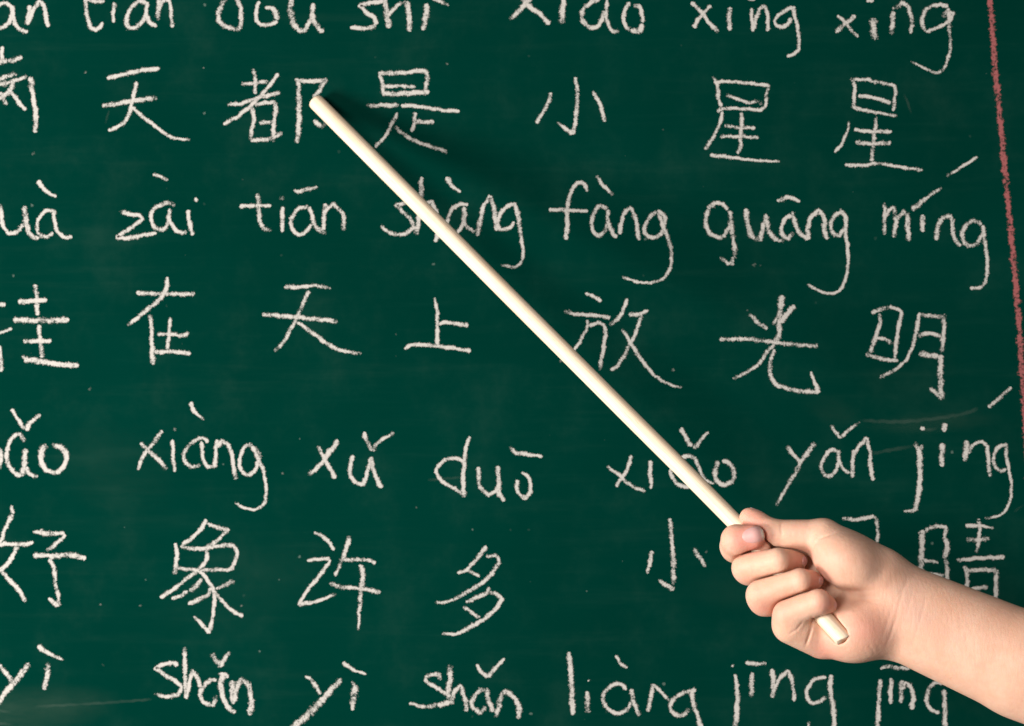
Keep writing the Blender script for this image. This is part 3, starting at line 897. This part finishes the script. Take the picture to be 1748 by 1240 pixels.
def extract(lo, hi, step):
    """surface nets over the blocks that the surface crosses"""
    lo, hi = np.array(lo, float), np.array(hi, float)
    n = np.ceil((hi - lo) / step).astype(int) + 1
    Bk = 16
    nb = np.ceil(n / Bk).astype(int)
    n = nb * Bk + 1
    G = np.full(n, 50.0, np.float32)
    ax = [lo[i] + step * np.arange(n[i]) for i in range(3)]
    cc = np.stack(np.meshgrid(*[lo[i] + step * (np.arange(nb[i]) * Bk + Bk / 2) for i in range(3)], indexing='ij'), -1).reshape(-1, 3)
    dc = hand_sdf(cc, False)
    rad = step * Bk * 0.5 * 1.7321 * 1.45 + 12
    idx = np.stack(np.meshgrid(*[np.arange(k) for k in nb], indexing='ij'), -1).reshape(-1, 3)
    for d0, ctr, (i, j, k) in zip(dc, cc, idx):
        s = tuple(slice(q * Bk, q * Bk + Bk + 1) for q in (i, j, k))
        if abs(d0) > rad:
            if d0 < 0:
                G[s] = np.minimum(G[s], -50)
            continue
        g = np.stack(np.meshgrid(ax[0][s[0]], ax[1][s[1]], ax[2][s[2]], indexing='ij'), -1)
        G[s] = hand_sdf(g.reshape(-1, 3), True, (ctr[None], step * Bk * 0.87 + 2)).reshape(g.shape[:3])
    S = G < 0
    cnt = sum(S[i:n[0] - 1 + i, j:n[1] - 1 + j, k:n[2] - 1 + k].astype(np.int8) for i in (0, 1) for j in (0, 1) for k in (0, 1))
    act = (cnt > 0) & (cnt < 8)
    vid = np.full(act.shape, -1, np.int64)
    cells = np.argwhere(act)
    vid[act] = np.arange(len(cells))
    acc = np.zeros((len(cells), 3))
    num = np.zeros(len(cells))
    C = [(a, b, c) for a in (0, 1) for b in (0, 1) for c in (0, 1)]
    for p0 in C:
        for axis in range(3):
            if p0[axis] == 1:
                continue
            p1 = list(p0)
            p1[axis] = 1
            g0 = G[cells[:, 0] + p0[0], cells[:, 1] + p0[1], cells[:, 2] + p0[2]]
            g1 = G[cells[:, 0] + p1[0], cells[:, 1] + p1[1], cells[:, 2] + p1[2]]
            m = (g0 < 0) != (g1 < 0)
            t = np.where(m, g0 / (g0 - g1 + 1e-12), 0)
            pos = np.array(p0, float)[None].repeat(len(cells), 0)
            pos[:, axis] = t
            acc[m] += pos[m]
            num[m] += 1
    V = lo + step * (cells + acc / num[:, None])
    F = []
    for axis in range(3):
        b, c = (axis + 1) % 3, (axis + 2) % 3
        sl0 = [slice(None)] * 3
        sl1 = [slice(None)] * 3
        sl0[axis] = slice(0, n[axis] - 1)
        sl1[axis] = slice(1, n[axis])
        ed = np.argwhere(S[tuple(sl0)] != S[tuple(sl1)])
        ed = ed[(ed[:, b] > 0) & (ed[:, c] > 0) & (ed[:, b] < n[b] - 1) & (ed[:, c] < n[c] - 1)]
        ins = S[ed[:, 0], ed[:, 1], ed[:, 2]]
        q = []
        for db, dc2 in ((-1, -1), (0, -1), (0, 0), (-1, 0)):
            e = ed.copy()
            e[:, b] += db
            e[:, c] += dc2
            q.append(vid[e[:, 0], e[:, 1], e[:, 2]])
        q = np.stack(q, 1)
        q[~ins] = q[~ins][:, ::-1]
        F.append(q)
    F = np.concatenate(F)
    # settle the vertices on the surface, slab by slab
    e = 0.6
    slab = np.floor((V[:, 0] - lo[0]) / 50).astype(int)
    for q in np.unique(slab):
        m = np.flatnonzero(slab == q)
        X = V[m]
        c0 = (X.min(0) + X.max(0)) / 2
        near = (c0[None], np.linalg.norm(X.max(0) - X.min(0)) / 2 + 4)
        for _ in range(2):
            d = hand_sdf(X, True, near)
            g = np.stack([hand_sdf(X + np.eye(3)[i] * e, True, near) - d for i in range(3)], 1) / e
            X = X - 0.8 * np.clip(d, -step, step)[:, None] * g / (np.einsum('ij,ij->i', g, g)[:, None] + 0.3)
        V[m] = X
    # a light relaxation takes the saw-teeth out of the narrow folds
    E = np.unique(np.sort(np.concatenate([F[:, [0, 1]], F[:, [1, 2]], F[:, [2, 3]], F[:, [3, 0]]]), axis=1), axis=0)
    deg = np.bincount(E.ravel(), minlength=len(V))[:, None]
    fd = np.sort(np.stack([f(V) for f, k in GROUPS[2:]]), axis=0)
    fold = np.exp(-((fd[1] - fd[0]) / 5.0) ** 2) * (fd[0] < 7)
    for lam in (0.5, 0.5, -0.35, 0.5) + (0.6,) * 14:
        S2 = np.zeros_like(V)
        for c in range(3):
            S2[:, c] = np.bincount(E[:, 0], V[E[:, 1], c], len(V)) + np.bincount(E[:, 1], V[E[:, 0], c], len(V))
        V = V + lam * (S2 / np.maximum(deg, 1) - V) * (fold[:, None] if lam == 0.6 else 1.0)
    return V, F


HV, HF = extract((1205, 845, -118), (2385, 1475, 112), 1.55)
hm = bpy.data.meshes.new('person')
hm.from_pydata(to_world(HV).tolist(), [], HF[:, ::-1].tolist())
FLUSH = [(1266, 918, 40, 12, .16), (1284, 935, 30, 11, .22), (1282, 900, 30, 9, .16), (1304, 918, 20, 9, .2), (1287, 915, 40, 26, .42), (1258, 925, 40, 26, .20), (1372, 957, 40, 20, .35), (1400, 992, 55, 20, .35), (1416, 1036, 80, 20, .35), (1285, 885, 0, 24, .28),
         (1335, 1040, 60, 22, .14), (1480, 1075, 40, 34, .30), (1410, 1112, 20, 30, .30), (1365, 900, 20, 20, .10), (1420, 950, 40, 28, .12), (1300, 1040, 40, 22, .22), (1545, 1050, 20, 26, .14), (1270, 990, 10, 18, .14)]
fl = np.zeros(len(HV))
for u, v, w, r, a in FLUSH:
    fl += 1.8 * a * np.exp(-((HV[:, 0] - u) ** 2 + (HV[:, 1] - v) ** 2 + 0.5 * (HV[:, 2] - w) ** 2) / (r * r))
at = hm.attributes.new('flush', 'FLOAT', 'POINT')
at.data.foreach_set('value', np.clip(fl, 0, 0.75))
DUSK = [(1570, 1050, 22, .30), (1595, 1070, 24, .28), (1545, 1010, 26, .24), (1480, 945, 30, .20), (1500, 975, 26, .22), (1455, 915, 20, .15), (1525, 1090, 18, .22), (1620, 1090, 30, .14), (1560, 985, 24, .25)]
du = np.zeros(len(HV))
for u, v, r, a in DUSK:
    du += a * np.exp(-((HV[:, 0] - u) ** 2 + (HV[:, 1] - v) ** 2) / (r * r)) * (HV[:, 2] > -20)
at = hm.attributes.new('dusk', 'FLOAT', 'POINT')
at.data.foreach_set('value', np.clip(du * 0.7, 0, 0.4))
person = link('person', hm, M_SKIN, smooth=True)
person['label'] = 'bare right forearm and fist gripping the wooden pointer'
person['category'] = 'person'

TREE = BVHTree.FromPolygons(HV.tolist(), HF.tolist())


def fingernail(centre, axis, normal, length, width, lift=1.2, reach=60, free=1.0, bone=None):
    """a curved plate laid on the finger; axis runs from the cuticle to the free edge"""
    c = Vector(centre)
    nz = Vector(normal).normalized()
    ax = Vector(axis)
    ax = (ax - nz * ax.dot(nz)).normalized()
    sd = nz.cross(ax).normalized()
    NU, NV = 22, 16
    top, tip = [], []
    for i in range(NU + 1):
        s = i / NU
        for j in range(NV + 1):
            t = j / NV * 2 - 1
            # rounded cuticle, nearly square free edge
            half = width / 2 * (1 - max(0.0, (0.55 - s) / 0.55) ** 2.0) ** 0.5
            half *= 1 - 0.35 * max(0.0, (s - 0.86) / 0.14) ** 2
            half = max(half, width * 0.03)
            q = c + ax * (s - 0.5) * length + sd * t * half
            hit = TREE.ray_cast(q + nz * reach, -nz)
            if hit[0] is None or hit[3] > reach + 7:
                hit = TREE.find_nearest(q + nz * 2)
            base = hit[0]
            if bone is not None:                 # hidden fingertips: lay the plate on the tip's own shape
                a, b = Vector(bone[0][:3]), Vector(bone[1][:3])
                f = min(1.0, max(0.0, (q - a).dot(b - a) / (b - a).length_squared))
                m = a + (b - a) * f
                base = m + (q + nz * 12 - m).normalized() * (bone[0][3] + (bone[1][3] - bone[0][3]) * f)
            rim = min(1 - abs(t), s * 3.0)
            h = lift * (0.25 + 0.75 * min(1, rim * 3.0)) + lift * 0.6 * (1 - t * t) + 0.7 * max(0, s - 0.7)
            top.append(np.array(base + nz * h))
            tip.append(free * min(1.0, max(0.0, (s - 0.84 - 0.05 * t * t) / 0.06)))
    A = np.array(top).reshape(NU + 1, NV + 1, 3)
    for _ in range(3):                       # even out the plate
        A[1:-1, 1:-1] = (A[1:-1, 1:-1] * 2 + A[:-2, 1:-1] + A[2:, 1:-1] + A[1:-1, :-2] + A[1:-1, 2:]) / 6
    A = A.reshape(-1, 3)
    under = A - np.array(nz) * 2.6
    n1 = len(A)
    V = np.concatenate([A, under])
    F = []
    for i in range(NU):
        for j in range(NV):
            a = i * (NV + 1) + j
            F.append((a, a + 1, a + NV + 2, a + NV + 1))
            F.append((n1 + a, n1 + a + NV + 1, n1 + a + NV + 2, n1 + a + 1))
    loop = [j for j in range(NV + 1)] + [i * (NV + 1) + NV for i in range(1, NU + 1)] + [NU * (NV + 1) + j for j in range(NV - 1, -1, -1)] + [i * (NV + 1) for i in range(NU - 1, 0, -1)]
    for a, b in zip(loop, loop[1:] + loop[:1]):
        F.append((b, a, n1 + a, n1 + b))
    me = bpy.data.meshes.new('fingernail')
    me.from_pydata(to_world(V).tolist(), [], F)
    bm = bmesh.new()
    bm.from_mesh(me)
    bmesh.ops.recalc_face_normals(bm, faces=bm.faces)
    bm.to_mesh(me)
    bm.free()
    t_at = me.attributes.new('tip', 'FLOAT', 'POINT')
    t_at.data.foreach_set('value', np.array(tip + tip, float))
    o = link('fingernail', me, M_NAIL, person, smooth=True)
    return o


fingernail((1285, 914, 30), (36, -8, -4), (0.05, -0.03, 1), 38, 27, 1.0)
for key, size in (('middle', (20, 23)), ('ring', (19, 22)), ('pinky', (16, 18))):
    j3, j4 = FINGERS[key][3:5]
    ax = Vector(j4[:3]) - Vector(j3[:3])
    nz = ax.cross(Vector((0, 1, 0)))
    nz = nz if nz.x > 0 else -nz
    fingernail(Vector(j4[:3]) + nz.normalized() * j4[3] * 0.6 + ax.normalized() * 1.0, ax, nz, size[0], size[1], 0.6, 60, 0.0, FINGERS[key][3:5])
fingernail((1290, 878, -12), (-26, -13, -2), (0.45, -0.82, -0.25), 26, 20, 0.3, 30, 0.6)
